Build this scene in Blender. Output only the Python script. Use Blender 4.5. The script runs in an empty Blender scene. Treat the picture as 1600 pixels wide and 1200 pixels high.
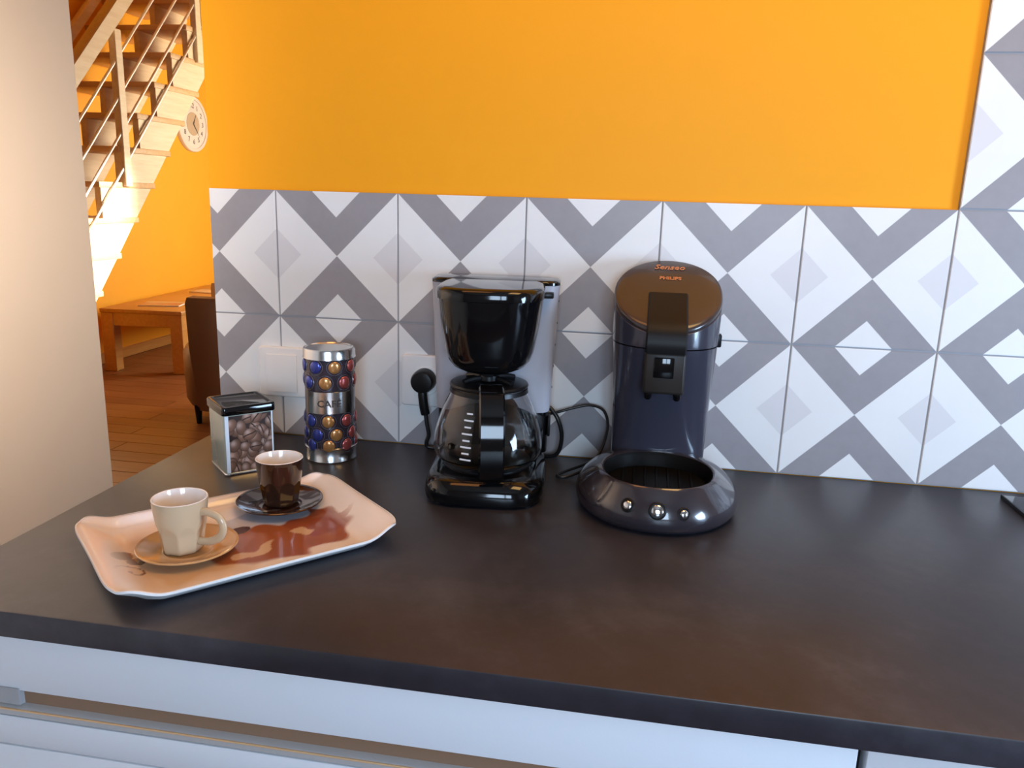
import bpy, bmesh, math, random
from math import sin, cos, pi, radians as R
from mathutils import Vector, Matrix
from mathutils.bvhtree import BVHTree
random.seed(7)
S = bpy.context.scene
C = S.collection
H = 0.90                      # height of the worktop above the floor

# ------------------------------------------------------------ camera
cam_d = bpy.data.cameras.new('camera'); cam = bpy.data.objects.new('camera', cam_d); C.objects.link(cam)
cam_d.sensor_width = 36; cam_d.lens = 1232.5 / 1600 * 36; cam_d.clip_start = 0.02; cam_d.clip_end = 60
mr = Matrix(((0.98523682, -0.06637143, 0.1578076), (0.16874331, 0.2209872, -0.96056772), (0.02888079, 0.97301567, 0.22892446)))
cam.matrix_world = Matrix.Translation((0.3825, -1.1949, 0.3968 + H)) @ mr.to_4x4()
S.camera = cam

# ------------------------------------------------------------ light, exposure
S.view_settings.view_transform = 'Standard'; S.view_settings.look = 'None'
S.view_settings.exposure = 0.0; S.view_settings.gamma = 1.0
S.view_settings.use_curve_mapping = False
S.cycles.use_denoising = True
S.cycles.max_bounces = 10; S.cycles.transmission_bounces = 10; S.cycles.transparent_max_bounces = 12
S.cycles.caustics_reflective = False; S.cycles.caustics_refractive = False
S.cycles.sample_clamp_indirect = 6
w = bpy.data.worlds.new('world'); S.world = w; w.use_nodes = True
w.node_tree.nodes['Background'].inputs[0].default_value = (0.62, 0.78, 1.0, 1)
w.node_tree.nodes['Background'].inputs[1].default_value = 1.0

def area(name, loc, target, sx, sy, power, col, spread=None):
    d = bpy.data.lights.new(name, 'AREA'); d.shape = 'RECTANGLE'; d.size = sx; d.size_y = sy; d.energy = power; d.color = col
    if spread: d.spread = R(spread)
    o = bpy.data.objects.new(name, d); C.objects.link(o); o.location = loc
    o.rotation_euler = (Vector(target) - Vector(loc)).to_track_quat('-Z', 'Z').to_euler()
    return o
COOL = (0.49, 0.71, 1.0); WARM = (1.0, 0.68, 0.38)
# two panes of the kitchen window (right of and behind the camera)
area('kitchen_window_light', (0.52, -2.92, 0.60 + H), (0.52, -1.0, 0.60 + H), 0.40, 0.8, 19, (0.58, 0.77, 1.0))
area('kitchen_window_light', (1.00, -2.92, 0.60 + H), (1.00, -1.0, 0.60 + H), 0.40, 0.8, 19, (0.58, 0.77, 1.0))
# added cool fill from the right; that wall has no window
area('right_fill_light', (2.04, -0.90, 0.16 + H), (0.4, -0.3, 0.05 + H), 0.6, 0.5, 40, (0.50, 0.71, 1.0))
# warm ceiling lamp, then two added fills for left tiles and cream wall
area('warm_overhead_light', (0.85, -0.55, 1.50 + H), (0.85, -0.1, 0.5 + H), 0.6, 0.6, 11.5, (1.0, 0.58, 0.20))
area('warm_overhead_light', (-0.10, -0.50, 1.50 + H), (-0.10, -0.1, 0.3 + H), 0.5, 0.5, 3.0, (1.0, 0.38, 0.08))  # added warm fill for the left side, not a second lamp
area('wall_fill_light', (-0.25, -1.40, 0.70 + H), (-1.03, 0.15, 0.4 + H), 0.4, 0.5, 6.6, (1.0, 0.84, 0.70), 50)  # unseen fill added to brighten the cream wall
# added living room fill at a wall without opening, then the sun
area('living_room_fill_light', (-0.96, 4.75, 0.60 + H), (-3.0, 4.3, 0.60 + H), 1.5, 1.9, 150, (1.0, 0.93, 0.72))
sn = bpy.data.lights.new('sun', 'SUN'); sn.energy = 16; sn.angle = R(7); sn.color = (1.0, 0.9, 0.76)
so = bpy.data.objects.new('sun', sn); C.objects.link(so); so.location = (2, 5, 5)
so.rotation_euler = Vector((-0.93, -0.24, -0.30)).to_track_quat('-Z', 'Y').to_euler()

# ------------------------------------------------------------ helpers
def mat(name, col, rough=0.5, metal=0.0, spec=0.5, coat=0.0, emis=None, trans=0.0, ior=1.45, coat_rough=0.03):
    m = bpy.data.materials.new(name); m.use_nodes = True
    b = m.node_tree.nodes['Principled BSDF']
    b.inputs['Base Color'].default_value = (*col, 1); b.inputs['Roughness'].default_value = rough
    b.inputs['Metallic'].default_value = metal; b.inputs['Specular IOR Level'].default_value = spec
    b.inputs['Coat Weight'].default_value = coat; b.inputs['Coat Roughness'].default_value = coat_rough
    b.inputs['Transmission Weight'].default_value = trans; b.inputs['IOR'].default_value = ior
    return m
def nodes(m):
    nt = m.node_tree; return nt, nt.nodes['Principled BSDF']
def math_n(nt, op, a, b=None, c=None, clamp=False):
    n = nt.nodes.new('ShaderNodeMath'); n.operation = op; n.use_clamp = clamp
    for i, v in enumerate((a, b, c)):
        if v is None: continue
        if isinstance(v, (int, float)): n.inputs[i].default_value = v
        else: nt.links.new(v, n.inputs[i])
    return n.outputs[0]
def mix_n(nt, f, a, b):
    n = nt.nodes.new('ShaderNodeMix'); n.data_type = 'RGBA'
    if isinstance(f, (int, float)): n.inputs[0].default_value = f
    else: nt.links.new(f, n.inputs[0])
    for i, v in ((6, a), (7, b)):
        if isinstance(v, tuple): n.inputs[i].default_value = (*v, 1)
        else: nt.links.new(v, n.inputs[i])
    return n.outputs[2]
def coord(nt, scale=(1, 1, 1), kind='Object'):
    t = nt.nodes.new('ShaderNodeTexCoord'); mp = nt.nodes.new('ShaderNodeMapping')
    mp.inputs['Scale'].default_value = scale; nt.links.new(t.outputs[kind], mp.inputs[0]); return mp.outputs[0]
def noise(nt, vec, scale, detail=4, rough=0.55, out='Fac'):
    n = nt.nodes.new('ShaderNodeTexNoise'); n.inputs['Scale'].default_value = scale
    n.inputs['Detail'].default_value = detail; n.inputs['Roughness'].default_value = rough
    nt.links.new(vec, n.inputs['Vector']); return n.outputs[out]
def ramp(nt, f, stops):
    n = nt.nodes.new('ShaderNodeValToRGB'); cr = n.color_ramp
    while len(cr.elements) < len(stops): cr.elements.new(0.5)
    for e, (p, c) in zip(cr.elements, stops): e.position = p; e.color = (*c, 1)
    nt.links.new(f, n.inputs[0]); return n.outputs[0]
def bump(nt, bs, h, strength=0.2, dist=0.002):
    n = nt.nodes.new('ShaderNodeBump'); n.inputs['Strength'].default_value = strength; n.inputs['Distance'].default_value = dist
    nt.links.new(h, n.inputs['Height']); nt.links.new(n.outputs[0], bs.inputs['Normal'])

def mesh_obj(name, bm, m, parent=None, smooth=True, angle=40):
    me = bpy.data.meshes.new(name)
    bmesh.ops.remove_doubles(bm, verts=bm.verts, dist=1e-6)
    bmesh.ops.recalc_face_normals(bm, faces=bm.faces)
    bm.to_mesh(me); bm.free()
    ms = m if isinstance(m, (list, tuple)) else [m]
    for x in ms: me.materials.append(x)
    if smooth:
        me.shade_smooth()
        me.set_sharp_from_angle(angle=R(angle))
    o = bpy.data.objects.new(name, me); C.objects.link(o)
    if parent is not None: o.parent = parent
    return o
def box(bm, x0, x1, y0, y1, z0, z1, mi=0):
    vs = [bm.verts.new(p) for p in ((x0,y0,z0),(x1,y0,z0),(x1,y1,z0),(x0,y1,z0),(x0,y0,z1),(x1,y0,z1),(x1,y1,z1),(x0,y1,z1))]
    fs = [bm.faces.new([vs[i] for i in f]) for f in ((3,2,1,0),(4,5,6,7),(0,1,5,4),(1,2,6,5),(2,3,7,6),(3,0,4,7))]
    for f in fs: f.material_index = mi
    return fs
def bbox(bm, x0, x1, y0, y1, z0, z1, b=0.002, seg=2):
    t = bmesh.new(); box(t, x0, x1, y0, y1, z0, z1)
    bmesh.ops.bevel(t, geom=t.edges[:], offset=b, segments=seg, profile=0.5, affect='EDGES')
    me = bpy.data.meshes.new('tmp'); t.to_mesh(me); t.free(); bm.from_mesh(me); bpy.data.meshes.remove(me)
def loft(bm, rings, cap0=True, cap1=True, close=True, mi=0):
    vr = [[bm.verts.new(p) for p in r] for r in rings]
    n = len(vr[0])
    for a, b in zip(vr, vr[1:]):
        for i in range(n if close else n - 1):
            j = (i + 1) % n
            f = bm.faces.new((a[i], a[j], b[j], b[i])); f.material_index = mi
    if cap0: bm.faces.new(list(reversed(vr[0]))).material_index = mi
    if cap1: bm.faces.new(vr[-1]).material_index = mi
def circ(r, z, n=48, cx=0, cy=0, ry=None):
    ry = r if ry is None else ry
    return [(cx + r * cos(2*pi*i/n), cy + ry * sin(2*pi*i/n), z) for i in range(n)]
def sup(rx, ry, z, n=64, p=3.0, cx=0, cy=0, ryf=None):
    out = []
    for i in range(n):
        t = 2*pi*i/n; c, s = cos(t), sin(t)
        yy = ry if s >= 0 or ryf is None else ryf
        out.append((cx + rx * math.copysign(abs(c)**(2/p), c), cy + yy * math.copysign(abs(s)**(2/p), s), z))
    return out
def lathe(bm, prof, n=48, cx=0, cy=0, cap0=True, cap1=True, mi=0):
    loft(bm, [circ(max(r, 1e-4), z, n, cx, cy) for r, z in prof], cap0, cap1, mi=mi)
def tube(bm, pts, r, n=10, smooth=6, caps=True, ell=None):
    P = [Vector(p) for p in pts]
    if smooth and len(P) > 2:
        Q = []
        for i in range(len(P) - 1):
            p0 = P[max(i-1, 0)]; p1 = P[i]; p2 = P[i+1]; p3 = P[min(i+2, len(P)-1)]
            for k in range(smooth):
                t = k / smooth
                Q.append(0.5*((2*p1)+(p2-p0)*t+(2*p0-5*p1+4*p2-p3)*t*t+(3*p1-p0-3*p2+p3)*t**3))
        Q.append(P[-1]); P = Q
    rings = []; up = Vector((0, 0, 1)); prev = None
    for i, p in enumerate(P):
        t = (P[min(i+1, len(P)-1)] - P[max(i-1, 0)]).normalized()
        if prev is None:
            a = up if abs(t.dot(up)) < 0.95 else Vector((1, 0, 0))
            nrm = (a - t * a.dot(t)).normalized()
        else:
            nrm = (prev - t * prev.dot(t)).normalized()
        prev = nrm; bn = t.cross(nrm)
        e = ell if ell else (r, r)
        rings.append([tuple(p + nrm * (e[0] * cos(2*pi*k/n)) + bn * (e[1] * sin(2*pi*k/n))) for k in range(n)])
    loft(bm, rings, caps, caps)
def strap(bm, path, hw, th, b=0.0):
    """path of (y, z) centre points swept as a flat strap of half width hw (x) and thickness th"""
    P = [Vector((0, y, z)) for y, z in path]; rings = []
    for i, p in enumerate(P):
        t = (P[min(i+1, len(P)-1)] - P[max(i-1, 0)]).normalized(); n = t.cross(Vector((1, 0, 0))).normalized()
        k = b if b else th * 0.3
        q = [(-hw + k, -th/2), (hw - k, -th/2), (hw, -th/2 + k), (hw, th/2 - k), (hw - k, th/2), (-hw + k, th/2), (-hw, th/2 - k), (-hw, -th/2 + k)]
        rings.append([tuple(p + Vector((x, 0, 0)) + n * h) for x, h in q])
    loft(bm, rings)
def cr(pts, k=6):
    P = [Vector((*p, 0)) for p in pts]; Q = []
    for i in range(len(P) - 1):
        p0 = P[max(i-1, 0)]; p1 = P[i]; p2 = P[i+1]; p3 = P[min(i+2, len(P)-1)]
        for j in range(k):
            t = j / k; v = 0.5*((2*p1)+(p2-p0)*t+(2*p0-5*p1+4*p2-p3)*t*t+(3*p1-p0-3*p2+p3)*t**3); Q.append((v.x, v.y))
    Q.append(pts[-1]); return Q
def thing(name, label, cat, loc=(0, 0, 0), rz=0, group=None):
    o = bpy.data.objects.new(name, None); C.objects.link(o); o.location = loc; o.rotation_euler = (0, 0, rz)
    o.empty_display_size = 0.05; return tag(o, label, cat, group)
def tag(o, label, cat, group=None):
    o['label'] = label; o['category'] = cat
    if group: o['group'] = group
    return o
def struct(o, label, cat='structure'):
    o['kind'] = 'structure'; o['label'] = label; o['category'] = cat; return o
def text_mesh(s, size, ext=0.0002, shear=0.0, align='CENTER', bold=0.0, space=1.0):
    cu = bpy.data.curves.new('txt', 'FONT'); cu.body = s; cu.size = size; cu.extrude = ext; cu.shear = shear
    cu.align_x = align; cu.align_y = 'CENTER'; cu.offset = bold; cu.resolution_u = 2; cu.space_character = space
    o = bpy.data.objects.new('txt', cu); C.objects.link(o)
    dg = bpy.context.evaluated_depsgraph_get(); dg.update()
    me = bpy.data.meshes.new_from_object(o.evaluated_get(dg)); bpy.data.objects.remove(o)
    return me

# ------------------------------------------------------------ materials
def paint(name, col, rough=0.5):
    m = mat(name, col, rough); nt, b = nodes(m)
    n = noise(nt, coord(nt), 260, 3); bump(nt, b, n, 0.12, 0.0006)
    v = noise(nt, coord(nt), 3, 3)
    c = mix_n(nt, v, tuple(x * 0.97 for x in col), tuple(min(x * 1.03, 1) for x in col)); nt.links.new(c, b.inputs['Base Color'])
    return m
M = {}
M['orange'] = paint('orange_paint', (0.86, 0.355, 0.010), 0.5)
M['orange'].node_tree.nodes['Principled BSDF'].inputs['Specular IOR Level'].default_value = 0.2
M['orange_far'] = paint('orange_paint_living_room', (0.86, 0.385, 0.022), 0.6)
M['cream_wall'] = paint('cream_paint', (0.90, 0.79, 0.66), 0.4)
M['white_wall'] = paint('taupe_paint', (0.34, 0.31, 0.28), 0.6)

def tile_mat():
    m = mat('patterned_tile', (0.8, 0.8, 0.8), 0.38, spec=0.5); nt, b = nodes(m)
    t = nt.nodes.new('ShaderNodeUVMap'); sp = nt.nodes.new('ShaderNodeSeparateXYZ'); nt.links.new(t.outputs[0], sp.inputs[0])
    u, v = sp.outputs[0], sp.outputs[1]
    du = math_n(nt, 'SUBTRACT', 0.5, math_n(nt, 'ABSOLUTE', math_n(nt, 'SUBTRACT', u, 0.5)))
    dv = math_n(nt, 'ABSOLUTE', math_n(nt, 'SUBTRACT', v, 0.5))
    d = math_n(nt, 'MULTIPLY', math_n(nt, 'ADD', du, dv), 2.0)
    def st(x, e): return math_n(nt, 'MULTIPLY', math_n(nt, 'SUBTRACT', x, e - 0.006), 80.0, clamp=True)
    oc = coord(nt); big = noise(nt, oc, 9, 4, 0.6); fine = noise(nt, oc, 60, 3, 0.6)
    white = mix_n(nt, big, (0.80, 0.80, 0.79), (0.72, 0.72, 0.72))
    pale = mix_n(nt, big, (0.69, 0.68, 0.69), (0.63, 0.62, 0.63))
    g0 = mix_n(nt, big, (0.305, 0.29, 0.305), (0.225, 0.213, 0.228))
    grey = mix_n(nt, math_n(nt, 'MULTIPLY', fine, 0.3), g0, (0.40, 0.39, 0.41))
    c = mix_n(nt, st(d, 0.40), pale, white)
    c = mix_n(nt, st(d, 1.0), c, grey)
    c = mix_n(nt, st(d, 1.60), c, white)
    nt.links.new(c, b.inputs['Base Color'])
    bump(nt, b, noise(nt, oc, 40, 4), 0.05, 0.001)
    return m
M['tile'] = tile_mat()
M['grout'] = mat('grout', (0.33, 0.32, 0.33), 0.85)

def worktop_mat():
    m = mat('anthracite_laminate', (0.03, 0.03, 0.035), 0.34, spec=0.5); nt, b = nodes(m)
    oc = coord(nt); a = noise(nt, oc, 5.5, 6, 0.62); f = noise(nt, oc, 45, 5, 0.7)
    k = math_n(nt, 'ADD', math_n(nt, 'MULTIPLY', a, 0.72), math_n(nt, 'MULTIPLY', f, 0.28))
    c = ramp(nt, k, [(0.32, (0.017, 0.016, 0.021)), (0.52, (0.029, 0.028, 0.037)), (0.70, (0.055, 0.054, 0.068))])
    nt.links.new(c, b.inputs['Base Color'])
    r = math_n(nt, 'ADD', math_n(nt, 'MULTIPLY', a, 0.18), 0.27); nt.links.new(r, b.inputs['Roughness'])
    bump(nt, b, f, 0.06, 0.0008)
    return m
M['worktop'] = worktop_mat()
M['front'] = paint('white_lacquer_front', (0.74, 0.76, 0.80), 0.32)
M['carcass'] = mat('carcass_grey', (0.35, 0.34, 0.34), 0.6)
M['alu'] = mat('brushed_aluminium', (0.62, 0.60, 0.58), 0.28, 1.0)
M['profile'] = mat('light_satin_profile', (0.50, 0.48, 0.47), 0.4, 0.2)
M['recess'] = mat('warm_grey_recess', (0.24, 0.14, 0.085), 0.5)
M['gold'] = mat('gold_painted_highlight', (0.85, 0.56, 0.30), 0.35, 0.4)  # gold tone stands in for the orange highlight on the grip lip
M['steel'] = mat('polished_tinplate', (0.72, 0.71, 0.70), 0.2, 1.0)
M['rod'] = mat('satin_steel_rod', (0.80, 0.76, 0.70), 0.5, 0.7)
M['dark_gap'] = mat('dark_recess', (0.03, 0.022, 0.02), 0.7)
M['gloss_black'] = mat('gloss_black_plastic', (0.003, 0.003, 0.0035), 0.08, spec=0.5)
M['satin_black'] = mat('satin_black_plastic', (0.007, 0.0065, 0.007), 0.33, spec=0.3)
M['well_black'] = mat('well_black_plastic', (0.003, 0.003, 0.003), 0.5, spec=0.12)
M['plum_column'] = mat('plum_grey_column_plastic', (0.036, 0.035, 0.050), 0.2, spec=0.4, coat=0.4)
M['tank'] = mat('grey_tank_plastic', (0.36, 0.36, 0.40), 0.3)
M['plum'] = mat('plum_grey_gloss_plastic', (0.026, 0.022, 0.028), 0.2, spec=0.5, coat=0.6)
M['plum_lid'] = mat('plum_grey_lid_plastic', (0.036, 0.026, 0.026), 0.27, spec=0.5, coat=0.4)
M['plum_dark'] = mat('dark_brown_plastic', (0.007, 0.006, 0.006), 0.45, spec=0.25)
M['spout'] = mat('brown_spout_plastic', (0.022, 0.017, 0.014), 0.4, spec=0.25)
M['white_plastic'] = mat('white_switch_plastic', (0.80, 0.78, 0.76), 0.3)
M['chrome'] = mat('chrome', (0.8, 0.8, 0.8), 0.12, 1.0)
M['cord'] = mat('black_rubber_cord', (0.012, 0.012, 0.013), 0.32)
M['hob'] = mat('black_hob_glass', (0.010, 0.010, 0.012), 0.06, spec=0.6)
M['print_ink'] = mat('pale_printed_ink', (0.62, 0.55, 0.50), 0.4)
M['ink_copper'] = mat('copper_printed_ink', (0.55, 0.22, 0.09), 0.35, 0.4)
M['ink_dark'] = mat('dark_printed_ink', (0.06, 0.055, 0.05), 0.5)
M['scale'] = mat('white_scale_print', (0.8, 0.82, 0.84), 0.4)
def glass_mat():
    m = mat('clear_glass', (1, 1, 1), 0.0, trans=1.0, ior=1.45); return m
M['glass'] = glass_mat()
M['cream_glaze'] = mat('cream_glaze', (0.54, 0.415, 0.27), 0.16, coat=0.6)
M['cream_saucer'] = mat('caramel_glaze', (0.50, 0.30, 0.14), 0.16, coat=0.6)
M['brown_glaze'] = mat('dark_brown_glaze', (0.030, 0.011, 0.006), 0.10, coat=0.8)
M['white_glaze'] = mat('white_glaze', (0.80, 0.77, 0.75), 0.12, coat=0.6)
def wood(name, c0, c1, sc=(1, 14, 14), rough=0.45):
    m = mat(name, c0, rough); nt, b = nodes(m); oc = coord(nt, sc)
    n = noise(nt, oc, 3.0, 5, 0.6); c = ramp(nt, n, [(0.3, c0), (0.7, c1)]); nt.links.new(c, b.inputs['Base Color'])
    bump(nt, b, n, 0.08, 0.001); return m
M['stair_wood'] = wood('pale_beech', (0.72, 0.53, 0.33), (0.82, 0.65, 0.45), (14, 1.2, 14))
M['tread_wood'] = wood('beech_tread', (0.62, 0.36, 0.17), (0.72, 0.46, 0.24), (1, 14, 14))
M['bench_wood'] = wood('honey_pine', (0.50, 0.225, 0.06), (0.60, 0.30, 0.10), (14, 1, 14), 0.3)
def plank_mat():
    m = mat('floor_oak', (0.3, 0.12, 0.05), 0.4); nt, b = nodes(m)
    oi = nt.nodes.new('ShaderNodeObjectInfo'); oc = coord(nt, (1.2, 16, 1))
    mp = nt.nodes.new('ShaderNodeVectorMath'); mp.operation = 'ADD'; nt.links.new(oc, mp.inputs[0])
    cb = nt.nodes.new('ShaderNodeCombineXYZ'); nt.links.new(math_n(nt, 'MULTIPLY', oi.outputs['Random'], 40), cb.inputs[0]); nt.links.new(cb.outputs[0], mp.inputs[1])
    n = noise(nt, mp.outputs[0], 3, 5, 0.6)
    k = math_n(nt, 'ADD', math_n(nt, 'MULTIPLY', n, 0.7), math_n(nt, 'MULTIPLY', oi.outputs['Random'], 0.3))
    c = ramp(nt, k, [(0.25, (0.19, 0.068, 0.026)), (0.75, (0.30, 0.125, 0.05))]); nt.links.new(c, b.inputs['Base Color'])
    return m
M['plank'] = plank_mat()
M['plank_base'] = mat('floor_joint', (0.14, 0.05, 0.02), 0.6)
M['leather'] = mat('brown_leather', (0.20, 0.085, 0.035), 0.5)
def attr_mat(name, rough=0.3, coat=0.0, metal=0.0):
    m = mat(name, (1, 1, 1), rough, metal, coat=coat); nt, b = nodes(m)
    a = nt.nodes.new('ShaderNodeAttribute'); a.attribute_name = 'print'; nt.links.new(a.outputs['Color'], b.inputs['Base Color']); return m
def set_print(o, fn):
    me = o.data; ca = me.color_attributes.new('print', 'FLOAT_COLOR', 'POINT')
    for i, v in enumerate(me.vertices):
        c = fn(v.co); ca.data[i].color = (c[0], c[1], c[2], 1)

# ------------------------------------------------------------ structure
def sbox(name, m, *b, label=''):
    bm = bmesh.new(); box(bm, *b); o = mesh_obj(name, bm, m, smooth=False); o.location = (0, 0, H); return struct(o, label)
TX0 = -0.314; XR = 2.1; YF = -3.0; CZ = 1.6
wall_back = sbox('wall_back', M['orange'], TX0, XR, 0.0085, 0.12, -0.90, CZ, label='orange painted kitchen wall above and behind the patterned tiles')
floor = sbox('floor', M['plank_base'], -3.7, XR, YF, 7.0, -0.95, -0.906, label='reddish brown wooden plank floor running into the living room')
wl = sbox('wall_left', M['cream_wall'], -1.15, -1.03, YF, 0.652, -0.90, CZ, label='cream wall end at the left of the passage to the living room')
sbox('wall_right', M['white_wall'], XR, XR + 0.1, YF, 0.12, -0.90, CZ, label='taupe kitchen wall on the right')
# window wall behind the camera, with a real opening
bm = bmesh.new()
box(bm, -1.15, 0.26, YF - 0.1, YF, -0.9, CZ); box(bm, 1.26, XR, YF - 0.1, YF, -0.9, CZ)
box(bm, 0.26, 1.26, YF - 0.1, YF, -0.9, 0.14); box(bm, 0.26, 1.26, YF - 0.1, YF, 1.06, CZ)
o = mesh_obj('wall_front', bm, M['white_wall'], smooth=False); o.location = (0, 0, H); struct(o, 'taupe wall with the kitchen window behind the viewer')
win = bmesh.new()
for a in ((0.26, 0.31), (0.73, 0.79), (1.21, 1.26)): box(win, a[0], a[1], YF - 0.07, YF - 0.01, 0.14, 1.06)
for a in ((0.14, 0.19), (1.01, 1.06)): box(win, 0.31, 0.73, YF - 0.07, YF - 0.01, *a); box(win, 0.79, 1.21, YF - 0.07, YF - 0.01, *a)
o = mesh_obj('window_1', win, M['white_plastic'], smooth=False); o.location = (0, 0, H); struct(o, 'white two-pane kitchen window behind the viewer')
sbox('ceiling', M['white_wall'], -1.15, XR + 0.1, YF - 0.1, 0.12, CZ, CZ + 0.1, label='taupe kitchen ceiling')
# living room beyond
wst = sbox('wall_stairs', M['orange_far'], -3.7, -3.6, 0.6, 7.0, -0.90, 2.6, label='orange living room wall behind the wooden staircase')
sbox('wall_far', M['orange_far'], -3.6, -0.9, 7.0, 7.1, -0.90, 2.6, label='orange wall at the far end of the living room')
sbox('wall_living', M['white_wall'], -3.7, -1.15, 0.5, 0.6, -0.90, 2.6, label='taupe living room wall beside the passage')
sbox('ceiling_living', M['orange_far'], -3.7, -0.2, 0.5, 7.1, 2.6, 2.7, label='orange living room ceiling')  # same orange paint as the far walls
sbox('wall_above', M['white_wall'], -1.15, -0.2, 0.12, 0.5, CZ, 2.7, label='taupe wall above the kitchen wall')
bm = bmesh.new()
box(bm, -0.26, -0.2, 0.12, 1.25, -0.9, 2.6); box(bm, -0.90, -0.2, 1.25, 1.33, -0.9, 2.6)
box(bm, -0.94, -0.89, 1.25, 2.88, -0.9, 2.6); box(bm, -0.94, -0.89, 3.88, 7.0, -0.9, 2.6)
box(bm, -0.94, -0.89, 2.88, 3.88, -0.9, 0.12); box(bm, -0.94, -0.89, 2.88, 3.88, 1.14, 2.6)
o = mesh_obj('wall_garden', bm, M['white_wall'], smooth=False); o.location = (0, 0, H); struct(o, 'taupe living room wall with a sunny window, hidden behind the tiled wall')
bm = bmesh.new()
for a in ((2.88, 2.93), (3.83, 3.88)): box(bm, -0.935, -0.90, a[0], a[1], 0.12, 1.14)
for a in ((0.12, 0.17), (1.09, 1.14)): box(bm, -0.935, -0.90, 2.93, 3.83, *a)
o = mesh_obj('window_2', bm, M['white_plastic'], smooth=False); o.location = (0, 0, H); struct(o, 'living room window opposite the staircase, hidden behind the tiled wall')
bb = bmesh.new(); bbox(bb, -3.6, -3.585, 0.6, 7.0, -0.90, -0.82, 0.003, 1)
o = mesh_obj('baseboard_left', bb, M['bench_wood']); o.location = (0, 0, H); struct(o, 'low wooden baseboard along the orange wall under the bench')

# floor planks (one mesh per length, shared)
pw, pl = 0.135, 1.29
def plank_mesh():
    bm = bmesh.new(); t = bmesh.new(); box(t, 0, pl - 0.003, 0, pw - 0.003, -0.906, -0.90)
    bmesh.ops.bevel(t, geom=[e for e in t.edges if all(v.co.z > -0.902 for v in e.verts)], offset=0.0015, segments=1, affect='EDGES')
    me = bpy.data.meshes.new('plank'); t.to_mesh(me); t.free(); bm.free(); me.materials.append(M['plank']); return me
pme = plank_mesh()
for r in range(37):
    y = 0.2 + r * pw; off = (r * 0.47 % 1.0) * pl
    for k in range(-1, 3):
        x = -3.58 + k * pl + off
        if x < -4.3 or x > -1.0: continue
        if x < -3.58:
            continue
        o = bpy.data.objects.new('plank', pme); C.objects.link(o); o.parent = floor; o.location = (x, y, 0)
    # short starter board against the wall
    if off > 0.05:
        bm = bmesh.new(); box(bm, -3.58, -3.58 + off - 0.003, y, y + pw - 0.003, -0.906, -0.90)
        mesh_obj('plank', bm, M['plank'], floor, smooth=False)

# ------------------------------------------------------------ tiles
def tile_mesh(x0, x1, T=0.2, g=0.0012):
    """one tile, front face at y=0, local x 0..T, z 0..T; crop to x0..x1"""
    t = bmesh.new(); box(t, x0 + g, x1 - g, 0.0, 0.0085, g, T - g)
    ed = [e for e in t.edges if all(abs(v.co.y) < 1e-6 for v in e.verts)]
    bmesh.ops.bevel(t, geom=ed, offset=0.0009, segments=2, affect='EDGES')
    uv = t.loops.layers.uv.new('UVMap')
    for f in t.faces:
        for l in f.loops: l[uv].uv = (l.vert.co.x / T, l.vert.co.z / T)
    bmesh.ops.recalc_face_normals(t, faces=t.faces)
    me = bpy.data.meshes.new('tile'); t.to_mesh(me); t.free(); me.materials.append(M['tile']); return me
full = tile_mesh(0, 0.2); cut = tile_mesh(0.4 + TX0, 0.2)
bm = bmesh.new(); box(bm, TX0 + 0.0012, 2.0, 0.0018, 0.0085, 0.0, 0.399); box(bm, 0.801, 2.0, 0.0018, 0.0085, 0.399, 1.0)
mesh_obj('grout', bm, M['grout'], wall_back, smooth=False)
def put_tile(me, x, z):
    o = bpy.data.objects.new('tile', me); C.objects.link(o); o.parent = wall_back; o.location = (x, 0, z)
for r in range(2):
    put_tile(cut, -0.4, r * 0.2)
    for c in range(-1, 10): put_tile(full, c * 0.2, r * 0.2)
for r in range(2, 5):
    for c in range(4, 10): put_tile(full, c * 0.2, r * 0.2)
for o in [x for x in wall_back.children if x.name.startswith('tile')]: pass

# ------------------------------------------------------------ worktop and cabinets
bm = bmesh.new(); bbox(bm, TX0, 2.095, -0.603, -0.0005, -0.028, 0.0, 0.002, 2)
wt = mesh_obj('worktop', bm, M['worktop']); wt.location = (0, 0, H)
tag(wt, 'dark anthracite stone-look kitchen worktop under the coffee machines', 'worktop')

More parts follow.
